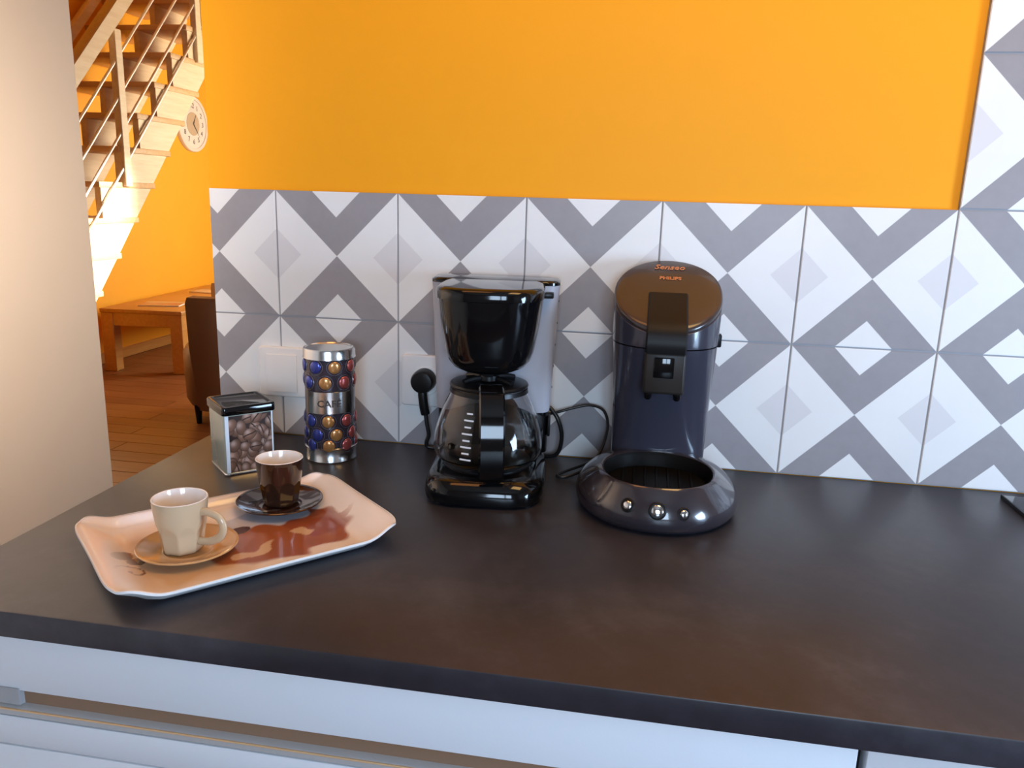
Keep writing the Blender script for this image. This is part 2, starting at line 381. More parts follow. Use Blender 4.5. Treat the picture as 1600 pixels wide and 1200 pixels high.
def drawer_cabinet(x0, x1, label, cap):
    t = thing('drawer_cabinet', label, 'cabinet', (x0, 0, H))
    w_ = x1 - x0
    bm = bmesh.new(); bbox(bm, 0, w_, -0.555, -0.012, -0.80, -0.0285, 0.001, 1); mesh_obj('carcass', bm, M['carcass'], t)
    bm = bmesh.new(); bbox(bm, 0.002, w_ - 0.002, -0.50, -0.05, -0.899, -0.80, 0.002, 1); mesh_obj('plinth', bm, M['front'], t)
    g = 0.0022
    bm = bmesh.new(); bbox(bm, g, w_ - g, -0.585, -0.566, -0.099, -0.029, 0.0012, 2); mesh_obj('top_panel', bm, M['front'], t)
    z = -0.126
    for i, h in enumerate((0.0345, 0.30, 0.30)):
        if i == 0:
            bm = bmesh.new(); bbox(bm, g, w_ - g, -0.585, -0.566, -0.1635, -0.1302, 0.0012, 2); mesh_obj('front_rail', bm, M['front'], t)
        else:
            z1 = -0.1652 - (i - 1) * 0.318
            bm = bmesh.new(); bbox(bm, g, w_ - g, -0.585, -0.566, z1 - 0.314, z1, 0.0012, 2); mesh_obj('drawer_front', bm, M['front'], t)
    bm = bmesh.new(); bbox(bm, g, w_ - g, -0.5795, -0.555, -0.127, -0.0985, 0.0005, 1); mesh_obj('grip_recess', bm, M['recess'], t)
    bm = bmesh.new()
    prof = [(-0.576, -0.1160), (-0.580, -0.1160), (-0.5865, -0.1172), (-0.5885, -0.1180), (-0.5890, -0.1190), (-0.5890, -0.1250), (-0.587, -0.1255), (-0.576, -0.1245)]
    loft(bm, [[(x, y, z) for y, z in prof] for x in (g, w_ - g)]); mesh_obj('grip_profile', bm, M['profile'], t, angle=20)
    bm = bmesh.new(); bbox(bm, g, w_ - g, -0.5896, -0.5875, -0.1197, -0.1178, 0.0004, 1); mesh_obj('grip_highlight_strip', bm, M['gold'], t)  # thin strip that paints the lip's highlight as colour
    if cap:
        bm = bmesh.new()
        prof = [(-0.0985, -0.571), (-0.096, -0.5868), (-0.114, -0.5868), (-0.118, -0.571)]
        loft(bm, [[(x, y, z) for z, y in prof] for x in (g, g + 0.078)]); mesh_obj('grip_end_cap', bm, M['carcass'], t, angle=20)
    return t
drawer_cabinet(-0.290, 0.585, 'white drawer cabinet under the left of the worktop, with a long aluminium grip rail', True)
drawer_cabinet(0.588, 1.46, 'white cabinet at the bottom right corner, right of the dark vertical seam', False)

# hob
t = thing('ceramic_hob', 'black glass hob whose corner shows at the right end of the worktop', 'hob', (0.905, -0.03, H))
bm = bmesh.new(); bbox(bm, 0, 0.58, -0.51, 0, 0.0002, 0.005, 0.0015, 2); mesh_obj('glass_plate', bm, M['hob'], t)
bm = bmesh.new(); bbox(bm, -0.0018, 0.0, -0.511, 0.001, 0.0002, 0.0058, 0.0004, 1); mesh_obj('edge_trim', bm, M['satin_black'], t)
for (x, y, r) in ((0.16, -0.14, 0.09), (0.42, -0.14, 0.075), (0.16, -0.37, 0.075), (0.42, -0.37, 0.1)):
    bm = bmesh.new(); n = 48
    loft(bm, [circ(r, 0.00505, n, x, y), circ(r, 0.0052, n, x, y), circ(r - 0.002, 0.0052, n, x, y), circ(r - 0.002, 0.00505, n, x, y)], False, False)
    mesh_obj('ring_mark', bm, M['print_ink'], t)

# ------------------------------------------------------------ switch and socket
def plate(bm, s, d0, d1, r=0.006):
    def rr(h, y, rad):
        out = []
        for cx, cz, a0 in ((h-rad, h-rad, 0), (-h+rad, h-rad, 90), (-h+rad, -h+rad, 180), (h-rad, -h+rad, 270)):
            for k in range(6):
                a = R(a0 + 18*k); out.append((cx + rad*cos(a), y, cz + rad*sin(a)))
        return out
    loft(bm, [rr(s, d0, r), rr(s, d1 + 0.002, r), rr(s - 0.0008, d1 + 0.0006, r), rr(s - 0.0025, d1, r)])
t = thing('light_switch', 'square white light switch on the tiles behind the capsule tin', 'switch', (-0.1955, -0.0002, H + 0.108))
bm = bmesh.new(); plate(bm, 0.0415, 0, -0.009); mesh_obj('cover_plate', bm, M['white_plastic'], t)
bm = bmesh.new(); bbox(bm, -0.0265, 0.0265, -0.0125, -0.0088, -0.033, 0.030, 0.0015, 2); r_ = mesh_obj('rocker', bm, M['white_plastic'], t)
t = thing('wall_socket', 'white wall socket with a black plug left of the filter coffee maker', 'socket', (0.0485, -0.0002, H + 0.109))
bm = bmesh.new(); plate(bm, 0.0415, 0, -0.009); mesh_obj('cover_plate', bm, M['white_plastic'], t)
bm = bmesh.new()
n = 40
loft(bm, [[(r*cos(2*pi*i/n), y, r*sin(2*pi*i/n)) for i in range(n)] for r, y in ((0.0235, -0.0088), (0.0235, -0.0105), (0.0222, -0.0108), (0.0215, -0.0092))], False, True)
mesh_obj('socket_ring', bm, M['white_plastic'], t)

# ------------------------------------------------------------ filter coffee maker
FM = thing('filter_coffee_maker', 'glossy black filter coffee maker with a glass jug, in front of the tiles', 'coffee maker', (0.178, -0.140, H), R(6))
def P_(name, bm, m, parent=None, **k): return mesh_obj(name, bm, m, parent if parent is not None else FM, **k)
bm = bmesh.new()
loft(bm, [sup(rx, ry, z, 72, 4.2, 0, 0.0) for rx, ry, z in ((0.076,0.104,0.0015),(0.0815,0.109,0.004),(0.083,0.110,0.012),(0.081,0.108,0.022),(0.076,0.103,0.030),(0.068,0.095,0.0345),(0.058,0.086,0.0355))])
P_('base', bm, M['gloss_black'])
bm = bmesh.new(); lathe(bm, [(0.062, 0.0345), (0.062, 0.0372), (0.060, 0.0380), (0.0001, 0.0380)], 48, 0, -0.013); P_('warming_plate', bm, M['satin_black'])
for sx in (-1, 1):
    for sy in (-1, 1):
        bm = bmesh.new(); lathe(bm, [(0.008, 0.0), (0.008, 0.003)], 16, sx * 0.06, sy * 0.085); P_('foot', bm, M['satin_black'])
# column
bm = bmesh.new()
loft(bm, [sup(0.082, 0.035, 0.030, 64, 5, 0, 0.078), sup(0.0825, 0.035, 0.10, 64, 5, 0, 0.078), sup(0.081, 0.034, 0.108, 64, 5, 0, 0.078)]); P_('column_base', bm, M['gloss_black'])
bm = bmesh.new()
loft(bm, [sup(0.0835, 0.0355, 0.092, 64, 5, 0, 0.078), sup(0.0845, 0.036, 0.096, 64, 5, 0, 0.078), sup(0.0915, 0.038, 0.270, 64, 5, 0, 0.078), sup(0.0925, 0.0385, 0.278, 64, 5, 0, 0.078)])
tank = P_('water_tank', bm, M['tank'])
bm = bmesh.new()
arch = [(-0.076, 0.05), (-0.076, 0.088)] + [(-0.076 + 0.152*k/14, 0.088 + 0.018*sin(pi*k/14)) for k in range(1, 14)] + [(0.076, 0.088), (0.076, 0.05)]
loft(bm, [[(x, y, z) for x, z in arch] for y in (0.050, 0.0405)]); P_('arched_panel', bm, M['gloss_black'])
for k in range(5):
    bm = bmesh.new(); bbox(bm, 0.0835 + 0.0013*k, 0.0865 + 0.0013*k, 0.068, 0.074, 0.125 + 0.032*k, 0.1275 + 0.032*k, 0.0004, 1); mesh_obj('level_mark', bm, M['satin_black'], tank)
# filter basket
bm = bmesh.new(); rings = []
for z, hw, ry in ((0.168, 0.020, 0.050), (0.1705, 0.036, 0.062), (0.176, 0.050, 0.070), (0.184, 0.0565, 0.0745), (0.196, 0.0605, 0.078), (0.230, 0.0665, 0.083), (0.262, 0.0705, 0.087), (0.268, 0.0712, 0.0875)):
    rings.append(sup(hw, 0.07, z, 72, 2.7, 0, -0.0, ryf=ry))
loft(bm, rings); P_('filter_basket', bm, M['gloss_black'])
bm = bmesh.new(); bbox(bm, -0.008, 0.008, -0.035, -0.02, 0.160, 0.170, 0.004, 2); P_('drip_valve', bm, M['satin_black'])
# lid
bm = bmesh.new(); rings = []
for z, s in ((0.2685, 1.0), (0.277, 1.005), (0.2815, 0.985), (0.2840, 0.94), (0.2848, 0.86)):
    rings.append(sup(0.0725 * s, 0.088 * s, z, 80, 3.0, 0, 0.0, ryf=0.0885 * s))
loft(bm, rings); P_('lid', bm, M['gloss_black'])
bm = bmesh.new(); rings = []
for z, s in ((0.2785, 1.0), (0.282, 1.0), (0.2845, 0.96), (0.2852, 0.9)):
    rings.append(sup(0.0925 * s, 0.0385 * s, z, 64, 5.0, 0, 0.078))
loft(bm, rings); P_('tank_lid', bm, M['gloss_black'])
bm = bmesh.new(); bbox(bm, 0.062, 0.084, 0.028, 0.05, 0.262, 0.270, 0.002, 2); P_('hinge', bm, M['satin_black'])
bm = bmesh.new(); bbox(bm, 0.0815, 0.086, 0.05, 0.075, 0.055, 0.085, 0.002, 2); P_('power_switch', bm, M['satin_black'])
# glass jug
cyj = -0.013
bm = bmesh.new()
outer = cr([(0.0002, 0.0385), (0.040, 0.0385), (0.060, 0.0400), (0.0705, 0.0460), (0.0760, 0.0585), (0.0745, 0.078), (0.0690, 0.098), (0.0615, 0.118), (0.0530, 0.136), (0.0495, 0.145)], 5)
inner = [(max(r - 0.0022, 0.0001), z + (0.0024 if z < 0.05 else 0.0006)) for r, z in outer][::-1]
pr_ = outer + inner
loft(bm, [circ(max(r, 1e-4), z, 72, 0, cyj) for r, z in pr_], True, True)
jug = P_('glass_jug', bm, M['glass'])
bm = bmesh.new(); lathe(bm, [(0.0505, 0.1435), (0.0535, 0.1445), (0.0545, 0.1470), (0.0530, 0.1495), (0.045, 0.1510), (0.0001, 0.1515)], 56, 0, cyj); jl = P_('jug_lid', bm, M['satin_black'])
bm = bmesh.new()
for a in (35, 145, 215, 325):
    ca, sa = cos(R(a)), sin(R(a))
    tube(bm, [(0.008*ca, cyj + 0.008*sa, 0.156), (0.026*ca, cyj + 0.026*sa, 0.1555), (0.040*ca, cyj + 0.040*sa, 0.1525)], 0.004, 8, 4)
lathe(bm, [(0.016, 0.1535), (0.014, 0.1600), (0.006, 0.1615), (0.0001, 0.1615)], 24, 0, cyj)
mesh_obj('lid_rib', bm, M['satin_black'], jl)
bm = bmesh.new()
pth = cr([(cyj - 0.044, 0.1525), (cyj - 0.060, 0.1520), (cyj - 0.0765, 0.1460), (cyj - 0.0890, 0.1280), (cyj - 0.0975, 0.1020), (cyj - 0.1000, 0.0750), (cyj - 0.0975, 0.0560), (cyj - 0.0905, 0.0430)], 5)
strap(bm, [(y, z) for y, z in pth], 0.0165, 0.0085, 0.0022); bmesh.ops.translate(bm, verts=bm.verts, vec=(0.0, 0, 0)); bmesh.ops.rotate(bm, verts=bm.verts, cent=(0, cyj, 0), matrix=Matrix.Rotation(R(8), 3, 'Z')); jh = P_('jug_handle', bm, M['gloss_black'])
bm = bmesh.new()
lathe(bm, [(0.0528, 0.1370), (0.0545, 0.1375), (0.0535, 0.1430), (0.0512, 0.1430)], 56, 0, cyj, False, False); P_('jug_collar', bm, M['satin_black'])
for k in range(8):
    z = 0.058 + 0.0085*k
    rr_ = max(r for r, zz in zip([o_[0] + (o2_[0] - o_[0]) * t_ / 8 for o_, o2_ in zip(outer, outer[1:]) for t_ in range(8)], [o_[1] + (o2_[1] - o_[1]) * t_ / 8 for o_, o2_ in zip(outer, outer[1:]) for t_ in range(8)]) if abs(zz - z) < 0.0012 and r > 0.04) + 0.0005
    bm = bmesh.new(); n = 5; a0 = -112 if k % 2 else -114
    vs = []
    for hz in (0, 0.0022):
        for i in range(n):
            a = R(a0 + (8 if k % 2 else 12)*i/(n-1)); q = rr_ - (hz * 0.2); vs.append(bm.verts.new((q*cos(a), cyj + q*sin(a), z + hz)))
    for i in range(n-1): bm.faces.new((vs[i], vs[i+1], vs[n+i+1], vs[n+i]))
    mesh_obj('cup_mark', bm, M['scale'], jug)
# plug and cord (parts of the coffee maker), coordinates relative to its root
def rel(root, x, y, z):
    v = Matrix.Rotation(-root.rotation_euler.z, 3, 'Z') @ (Vector((x, y, z + H)) - root.location); return tuple(v)
bm = bmesh.new(); n = 28
cx, cz = 0.0478, 0.112
ring = lambda r, y, sx=1: [(cx + r*cos(2*pi*i/n), y, cz + r*sin(2*pi*i/n)) for i in range(n)]
loft(bm, [ring(0.0185, -0.0100), ring(0.0185, -0.030), ring(0.0165, -0.0345), ring(0.010, -0.036)])
tube(bm, [(cx, -0.026, cz - 0.006), (cx + 0.001, -0.029, cz - 0.020), (cx + 0.003, -0.028, cz - 0.040), (cx + 0.005, -0.026, cz - 0.052)], 0.0075, 12, 4, ell=(0.0075, 0.0062))
bmesh.ops.transform(bm, matrix=Matrix.Rotation(-FM.rotation_euler.z, 4, 'Z') @ Matrix.Translation(Vector((0, 0, H)) - FM.location), verts=bm.verts)
P_('power_plug', bm, M['satin_black'])
bm = bmesh.new()
tube(bm, [rel(FM, *p) for p in ((0.0525, -0.026, 0.064), (0.055, -0.026, 0.045), (0.058, -0.025, 0.026), (0.054, -0.024, 0.012), (0.058, -0.022, 0.0040), (0.085, -0.020, 0.0036), (0.15, -0.016, 0.0036), (0.225, -0.018, 0.0036), (0.262, -0.028, 0.010), (0.272, -0.036, 0.040), (0.266, -0.040, 0.070), (0.251, -0.036, 0.088), (0.246, -0.040, 0.080))], 0.0033, 10, 7)
P_('power_cord', bm, M['cord'])

# ------------------------------------------------------------ pad coffee machine
PM = thing('pad_coffee_machine', 'plum-grey rounded pad coffee machine with sloping round lid, right of the filter coffee maker', 'coffee machine', (0.415, -0.155, H))
def Q_(name, bm, m, parent=None, **k): return mesh_obj(name, bm, m, parent if parent is not None else PM, **k)
bm = bmesh.new(); rings = []
N = 96
prof = [(0.0, 0.101, 0.120, 0), (0.0015, 0.1040, 0.1240, 0), (0.008, 0.1075, 0.1285, 0), (0.016, 0.1085, 0.1300, 0), (0.024, 0.1060, 0.1275, -0.001), (0.032, 0.1005, 0.1215, -0.004), (0.040, 0.0930, 0.1130, -0.009), (0.047, 0.0860, 0.1010, -0.017), (0.0520, 0.0800, 0.0890, -0.026), (0.0550, 0.0755, 0.0800, -0.033), (0.0560, 0.0725, 0.0745, -0.037), (0.0552, 0.0705, 0.0715, -0.0385)]
for z, rx, ry, cy in prof: rings.append(sup(rx, ry, z + 0.0015, N, 2.15, 0, cy))
loft(bm, rings, True, True)
bmesh.ops.remove_doubles(bm, verts=bm.verts, dist=1e-6); bmesh.ops.recalc_face_normals(bm, faces=bm.faces)
bvh = BVHTree.FromBMesh(bm)
fs_ = [f for f in bm.faces if len(f.verts) > 20 and f.calc_center_median().z > 0.03]; bmesh.ops.delete(bm, geom=fs_, context='FACES_ONLY')
Q_('base', bm, M['plum'])
bm = bmesh.new(); loft(bm, [sup(rx, ry, z + 0.0015, N, 2.15, 0, -0.0385) for z, rx, ry in ((0.0552, 0.0705, 0.0715), (0.052, 0.0690, 0.0695), (0.034, 0.0660, 0.0660))], False, True); Q_('drip_well', bm, M['well_black'])
bm = bmesh.new(); loft(bm, [sup(0.0650, 0.0650, z, 64, 2.15, 0, -0.0385) for z in (0.0356, 0.0385)]); tr = Q_('drip_tray', bm, M['well_black'])
for k in range(7):
    x = -0.045 + 0.015*k; L = 0.056 * math.sqrt(max(0.1, 1 - (x/0.066)**2))
    bm = bmesh.new(); bbox(bm, x - 0.002, x + 0.002, -0.035 - L, -0.035 + L, 0.0385, 0.0402, 0.0006, 1); mesh_obj('grille_bar', bm, M['well_black'], tr)
# column: y centre of the machine column is 0.072 behind the root
yc = 0.070
bm = bmesh.new(); rings = []
for z, rx, ryf, ryb in ((0.010, 0.0655, 0.030, 0.058), (0.060, 0.0660, 0.031, 0.059), (0.110, 0.0670, 0.039, 0.060), (0.160, 0.0690, 0.054, 0.062), (0.195, 0.0710, 0.0675, 0.064), (0.208, 0.0716, 0.0705, 0.064)):
    rings.append(sup(rx, ryb, z, 88, 2.25, 0, yc, ryf=ryf))
loft(bm, rings); Q_('column', bm, M['plum_column'])
bm = bmesh.new(); rings = []
def slant(y): return 0.318 - (0.143 - y) * 0.575      # lid plane in local coordinates
for kz, r in ((None, 0), (0.2095, 0), (0.2110, 0)):
    pass
for f, rx in ((0.0, 0.0718), (0.004, 0.0724), (0.15, 0.0728), (0.6, 0.0732), (0.985, 0.0734), (1.0, 0.0728)):
    base = sup(rx, 0.066 * rx / 0.0734, 0, 88, 2.1, 0, yc, ryf=0.0725 * rx / 0.0734)
    rings.append([(x, y, 0.2095 + f * (slant(y) - 0.006 - 0.2095)) for x, y, z in base])
loft(bm, rings); Q_('brew_head', bm, M['plum_column'])
bm = bmesh.new(); rings = []
for dz, s in ((-0.0055, 0.985), (-0.003, 1.0), (0.0, 0.998), (0.0022, 0.975), (0.0034, 0.92), (0.0042, 0.75), (0.0046, 0.4), (0.0047, 0.02)):
    base = sup(0.0736 * s, 0.0662 * s, 0, 88, 2.1, 0, yc, ryf=0.0727 * s)
    rings.append([(x, y, slant(y) + dz) for x, y, z in base])
loft(bm, rings); lid = Q_('lid', bm, M['plum_lid'])
bm = bmesh.new()
lv = cr([(0.060, slant(0.060) + 0.0045), (0.03, slant(0.03) + 0.0055), (0.006, slant(0.006) + 0.0050), (-0.0045, 0.2340), (-0.0085, 0.2240), (-0.0095, 0.2150), (-0.0075, 0.2060)], 5)
strap(bm, lv, 0.0265, 0.007, 0.002); Q_('lid_lever', bm, M['plum_dark'])
bm = bmesh.new(); bbox(bm, -0.0270, 0.0270, -0.008, 0.030, 0.150, 0.2060, 0.004, 3); sb = Q_('spout_block', bm, M['spout'])
bm = bmesh.new(); bbox(bm, -0.0145, 0.0125, -0.0095, 0.0, 0.172, 0.200, 0.002, 2); mesh_obj('spout_cavity', bm, M['gloss_black'], sb)
for sx in (-0.019, 0.019):
    bm = bmesh.new(); lathe(bm, [(0.0030, 0.1405), (0.0048, 0.1425), (0.0055, 0.1510)], 20, sx, 0.002); mesh_obj('nozzle', bm, M['gloss_black'], sb)
bm = bmesh.new(); bbox(bm, 0.068, 0.0765, yc - 0.008, yc + 0.008, 0.205, 0.223, 0.002, 2); Q_('lid_catch', bm, M['satin_black'])
def put_text(s, size, cx, cyl, parent, m, name, shear=0.0, bold=0.0, space=1.0):
    me = text_mesh(s, size, 0.00015, shear, bold=bold, space=space)
    a = math.atan(0.575)
    for v in me.vertices:
        x, y, z = v.co; ly = cyl + y * cos(a); v.co = (cx + x, ly, slant(ly) + 0.0056 + z)
    me.materials.clear(); me.materials.append(m)
    o = bpy.data.objects.new(name, me); C.objects.link(o); o.parent = parent; return o
put_text('Senseo', 0.0150, 0.000, 0.115, lid, M['ink_copper'], 'lettering', 0.3, 0.0002)
put_text('PHILIPS', 0.0095, 0.002, 0.092, lid, M['ink_copper'], 'lettering', 0.0, 0.0003)
for (x, z, r, mm) in ((-0.0355, 0.0345, 0.0068, M['plum_dark']), (0.0005, 0.0330, 0.0088, M['chrome']), (0.0325, 0.0305, 0.0060, M['plum_dark'])):
    hit, nrm, _, _ = bvh.ray_cast(Vector((x, -0.4, z)), Vector((0, 1, 0)))
    if nrm.y > 0: nrm = -nrm
    q = nrm.to_track_quat('Z', 'Y').to_matrix().to_4x4()
    T = Matrix.Translation(hit) @ q
    bm = bmesh.new(); lathe(bm, [(r + 0.0022, -0.001), (r + 0.0022, 0.0004), (r + 0.0008, 0.0010), (r, 0.0002)], 28, 0, 0, True, True); bmesh.ops.transform(bm, matrix=T, verts=bm.verts)
    bt = Q_('button', bm, M['plum_dark'])
    bm = bmesh.new(); lathe(bm, [(r * 0.82, 0.0), (r * 0.80, 0.0016), (r * 0.60, 0.0026), (r * 0.2, 0.0029), (0.0001, 0.0029)], 24); bmesh.ops.transform(bm, matrix=T, verts=bm.verts)
    mesh_obj('button_cap', bm, M['chrome'], bt)
bm = bmesh.new()
tube(bm, [rel(PM, *p) for p in ((0.395, -0.024, 0.0035), (0.372, -0.014, 0.0050), (0.335, -0.022, 0.0070), (0.300, -0.060, 0.0045), (0.278, -0.092, 0.0035), (0.275, -0.105, 0.0035), (0.290, -0.104, 0.0040), (0.318, -0.075, 0.012), (0.334, -0.050, 0.032), (0.341, -0.030, 0.062), (0.333, -0.018, 0.084), (0.312, -0.013, 0.090), (0.288, -0.015, 0.085), (0.266, -0.018, 0.078), (0.240, -0.018, 0.070), (0.205, -0.017, 0.060), (0.18, -0.014, 0.045))], 0.0022, 10, 7)
Q_('power_cord', bm, M['cord'])

# ------------------------------------------------------------ tins
bean_m = attr_mat('bean_print', 0.28, 0.4)
BT = thing('coffee_bean_tin', 'square tin printed with coffee beans, at the far left corner of the worktop', 'tin', (-0.186, -0.214, H), R(46))
W_, D_, HT = 0.072, 0.074, 0.0945
def rrect(x0, x1, y0, y1, z, r=0.006, k=5):
    out = []
    for cx, cy, a0 in ((x1-r, y0+r, -90), (x1-r, y1-r, 0), (x0+r, y1-r, 90), (x0+r, y0+r, 180)):
        for i in range(k + 1): a = R(a0 + 90*i/k); out.append((cx + r*cos(a), cy + r*sin(a), z))
    return out
M['tin_side'] = mat('pale_green_lacquered_tin', (0.46, 0.52, 0.46), 0.25, 0.4, coat=0.3)
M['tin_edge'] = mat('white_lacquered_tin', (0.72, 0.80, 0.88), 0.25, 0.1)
bm = bmesh.new(); loft(bm, [rrect(0.001, W_-0.001, 0.001, D_-0.001, 0.0), rrect(0, W_, 0, D_, 0.0015), rrect(0, W_, 0, D_, HT)]); mesh_obj('body', bm, M['tin_side'], BT)
bm = bmesh.new(); loft(bm, [rrect(-0.0003, W_+0.0003, -0.0003, D_+0.0003, 0.0002), rrect(-0.001, W_+0.001, -0.001, D_+0.001, 0.0012), rrect(-0.0004, W_+0.0004, -0.0004, D_+0.0004, 0.0028)]); mesh_obj('bottom_rim', bm, M['steel'], BT)
bm = bmesh.new(); loft(bm, [rrect(-0.0018, W_+0.0018, -0.0018, D_+0.0018, 0.0885), rrect(-0.0022, W_+0.0022, -0.0022, D_+0.0022, 0.0895), rrect(-0.0022, W_+0.0022, -0.0022, D_+0.0022, 0.0985), rrect(-0.0012, W_+0.0012, -0.0012, D_+0.0012, 0.1005), rrect(0.003, W_-0.003, 0.003, D_-0.003, 0.1010), rrect(0.005, W_-0.005, 0.005, D_-0.005, 0.0995)]); mesh_obj('lid', bm, M['gloss_black'], BT)
rb = random.Random(5)
beans = []
for i in range(52):
    beans.append((rb.uniform(-0.002, W_ + 0.002), rb.uniform(0.0, HT), rb.uniform(0.0105, 0.0135), rb.uniform(0.68, 0.82), rb.uniform(0, pi), rb.random(), rb.random() < 0.45))
def bean_col(u, v):
    col = (0.02, 0.008, 0.005)
    for (bx, bz, a, k, th, tone, crease) in reversed(beans):
        dx, dz = u - bx, v - bz; p = dx*cos(th) + dz*sin(th); q = -dx*sin(th) + dz*cos(th)
        e = (p/a)**2 + (q/(a*k))**2
        if e < 1:
            s = 0.30 + 0.70 * (1 - e)**0.5
            hl = math.exp(-(((dx + a*0.25)/(a*0.4))**2 + ((dz - a*0.3)/(a*0.4))**2))
            c = [x * s for x in (0.20 + 0.14*tone, 0.095 + 0.075*tone, 0.055 + 0.05*tone)]
            c = [0.62*x + 0.26*hl*y for x, y in zip(c, (1.0, 0.82, 0.75))]
            if crease and abs(q + 0.0006*sin(p/a*3)) < a*0.09: c = [0.03, 0.012, 0.007]
            if e > 0.80: c = [x*(1 - 3.2*(e - 0.80)) for x in c]
            return c
    return col
def print_grid(name, nu, nv, fpos, fcol, m, parent):
    bm = bmesh.new(); vs = [[bm.verts.new(fpos(i/(nu-1), j/(nv-1))) for i in range(nu)] for j in range(nv)]
    for j in range(nv-1):
        for i in range(nu-1): bm.faces.new((vs[j][i], vs[j][i+1], vs[j+1][i+1], vs[j+1][i]))
    cols = [fcol(i/(nu-1), j/(nv-1)) for j in range(nv) for i in range(nu)]
    me = bpy.data.meshes.new(name); bm.to_mesh(me); bm.free(); me.materials.append(m); me.shade_smooth()
    ca = me.color_attributes.new('print', 'FLOAT_COLOR', 'POINT')
    for i, c in enumerate(cols): ca.data[i].color = (c[0], c[1], c[2], 1)
    o = bpy.data.objects.new(name, me); C.objects.link(o); o.parent = parent; return o
print_grid('bean_picture', 130, 170, lambda s, t: (0.0065 + s*(W_-0.0115), -0.0003, 0.004 + t*(0.083)), lambda s, t: bean_col(s*W_, t*HT), bean_m, BT)
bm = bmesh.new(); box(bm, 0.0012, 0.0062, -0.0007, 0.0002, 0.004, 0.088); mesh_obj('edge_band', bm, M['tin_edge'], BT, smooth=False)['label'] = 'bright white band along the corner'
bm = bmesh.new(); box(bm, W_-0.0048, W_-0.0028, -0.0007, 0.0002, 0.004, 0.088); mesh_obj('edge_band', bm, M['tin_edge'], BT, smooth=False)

CT = thing('coffee_capsule_tin', 'tall round tin decorated with blue, gold and red coffee capsules around a silver label', 'tin', (-0.0785, -0.092, H))
rc = 0.0372
M['cap_back'] = mat('dark_violet_tin', (0.045, 0.035, 0.05), 0.25, 0.3, coat=0.5)
bm = bmesh.new(); lathe(bm, [(rc-0.0012, 0.0), (rc-0.0002, 0.001), (rc-0.0002, 0.160), (rc-0.002, 0.161)], 64); mesh_obj('body', bm, M['cap_back'], CT)
bm = bmesh.new(); lathe(bm, [(rc-0.0005, 0.0002), (rc+0.0012, 0.0008), (rc+0.0012, 0.003), (rc+0.0004, 0.004), (rc+0.0008, 0.0215), (rc+0.0024, 0.0222), (rc-0.0005, 0.0235)], 64, 0, 0, False, False); mesh_obj('base_band', bm, M['steel'], CT)
bm = bmesh.new(); lathe(bm, [(rc-0.0006, 0.158), (rc+0.0022, 0.1585), (rc+0.0014, 0.162), (rc+0.0014, 0.170), (rc+0.0004, 0.1725), (rc-0.0015, 0.173), (rc-0.003, 0.1715), (0.0001, 0.1715)], 64, 0, 0, False, True); mesh_obj('lid', bm, M['steel'], CT)
def cyl_patch(a0, a1, z0, z1, r, m, name, parent, n=24):
    bm = bmesh.new(); rings = []
    loft(bm, [[(rr*cos(R(a0 + (a1-a0)*i/n)), rr*sin(R(a0 + (a1-a0)*i/n)), z) for i in range(n + 1)] for rr, z in ((r-0.001, z0), (r, z0+0.0004), (r, z1-0.0004), (r-0.001, z1))], False, False, close=False)
    return mesh_obj(name, bm, m, parent)
vd = -68      # direction facing the camera, degrees
lb = cyl_patch(vd-50, vd+52, 0.0775, 0.1110, rc+0.0026, M['steel'], 'silver_label', CT)
blue = mat('blue_capsule_foil', (0.045, 0.065, 0.33), 0.25, 0.5, coat=0.5); gold = mat('gold_capsule_foil', (0.55, 0.27, 0.09), 0.25, 0.5, coat=0.5)
red = mat('rose_capsule_foil', (0.42, 0.09, 0.085), 0.25, 0.5, coat=0.5); dkb = mat('brown_capsule_foil', (0.12, 0.05, 0.04), 0.3, 0.5)
M['cap_ring'] = mat('pale_ring_print', (0.22, 0.20, 0.26), 0.3, 0.6)
def dome(angle, z, r, m):
    a = R(angle); bm = bmesh.new()
    for rr, zz, hh in ((r, 0, 0),): pass
    rings = [[(r*s*cos(2*pi*i/20), r*s*sin(2*pi*i/20), h) for i in range(20)] for s, h in ((1, 0), (0.97, 0.0005), (0.84, 0.0012), (0.60, 0.0018), (0.3, 0.0021), (0.02, 0.0022))]
    rings = [[(rc + 0.0006 + h - (rc - math.sqrt(max(rc*rc - u*u, 0))) , u, z + v) for u, v, h in g] for g in rings]
    loft(bm, rings, False, True); bmesh.ops.rotate(bm, verts=bm.verts, cent=(0, 0, 0), matrix=Matrix.Rotation(a, 3, 'Z'))
    cpo = mesh_obj('capsule_dome', bm, m, CT)
    bm = bmesh.new(); rings = [[(rc + h - (rc - math.sqrt(max(rc*rc - (r*s)**2*sin(2*pi*i/20)**2, 0))), r*s*sin(2*pi*i/20), z + r*s*cos(2*pi*i/20)) for i in range(20)] for s, h in ((1.28, 0.0001), (1.27, 0.0007), (1.22, 0.0007), (1.21, 0.0001))]
    loft(bm, rings, False, False); bmesh.ops.rotate(bm, verts=bm.verts, cent=(0, 0, 0), matrix=Matrix.Rotation(a, 3, 'Z'))
    mesh_obj('dome_ring', bm, M['cap_ring'], cpo)
rowz = [(0.1475, -33), (0.1240, -55), (0.0655, -50), (0.0445, -32), (0.0275, -50)]
for rz_, off in rowz:
    for k in range(8):
        ang = vd + off + k * 45
        relc = (ang - vd + 180) % 360 - 180
        mm = blue if relc < -24 else gold if relc < 27 else red
        if abs(relc) > 100: mm = (dkb, blue, gold)[k % 3]
        dome(ang, rz_, 0.0093, mm)
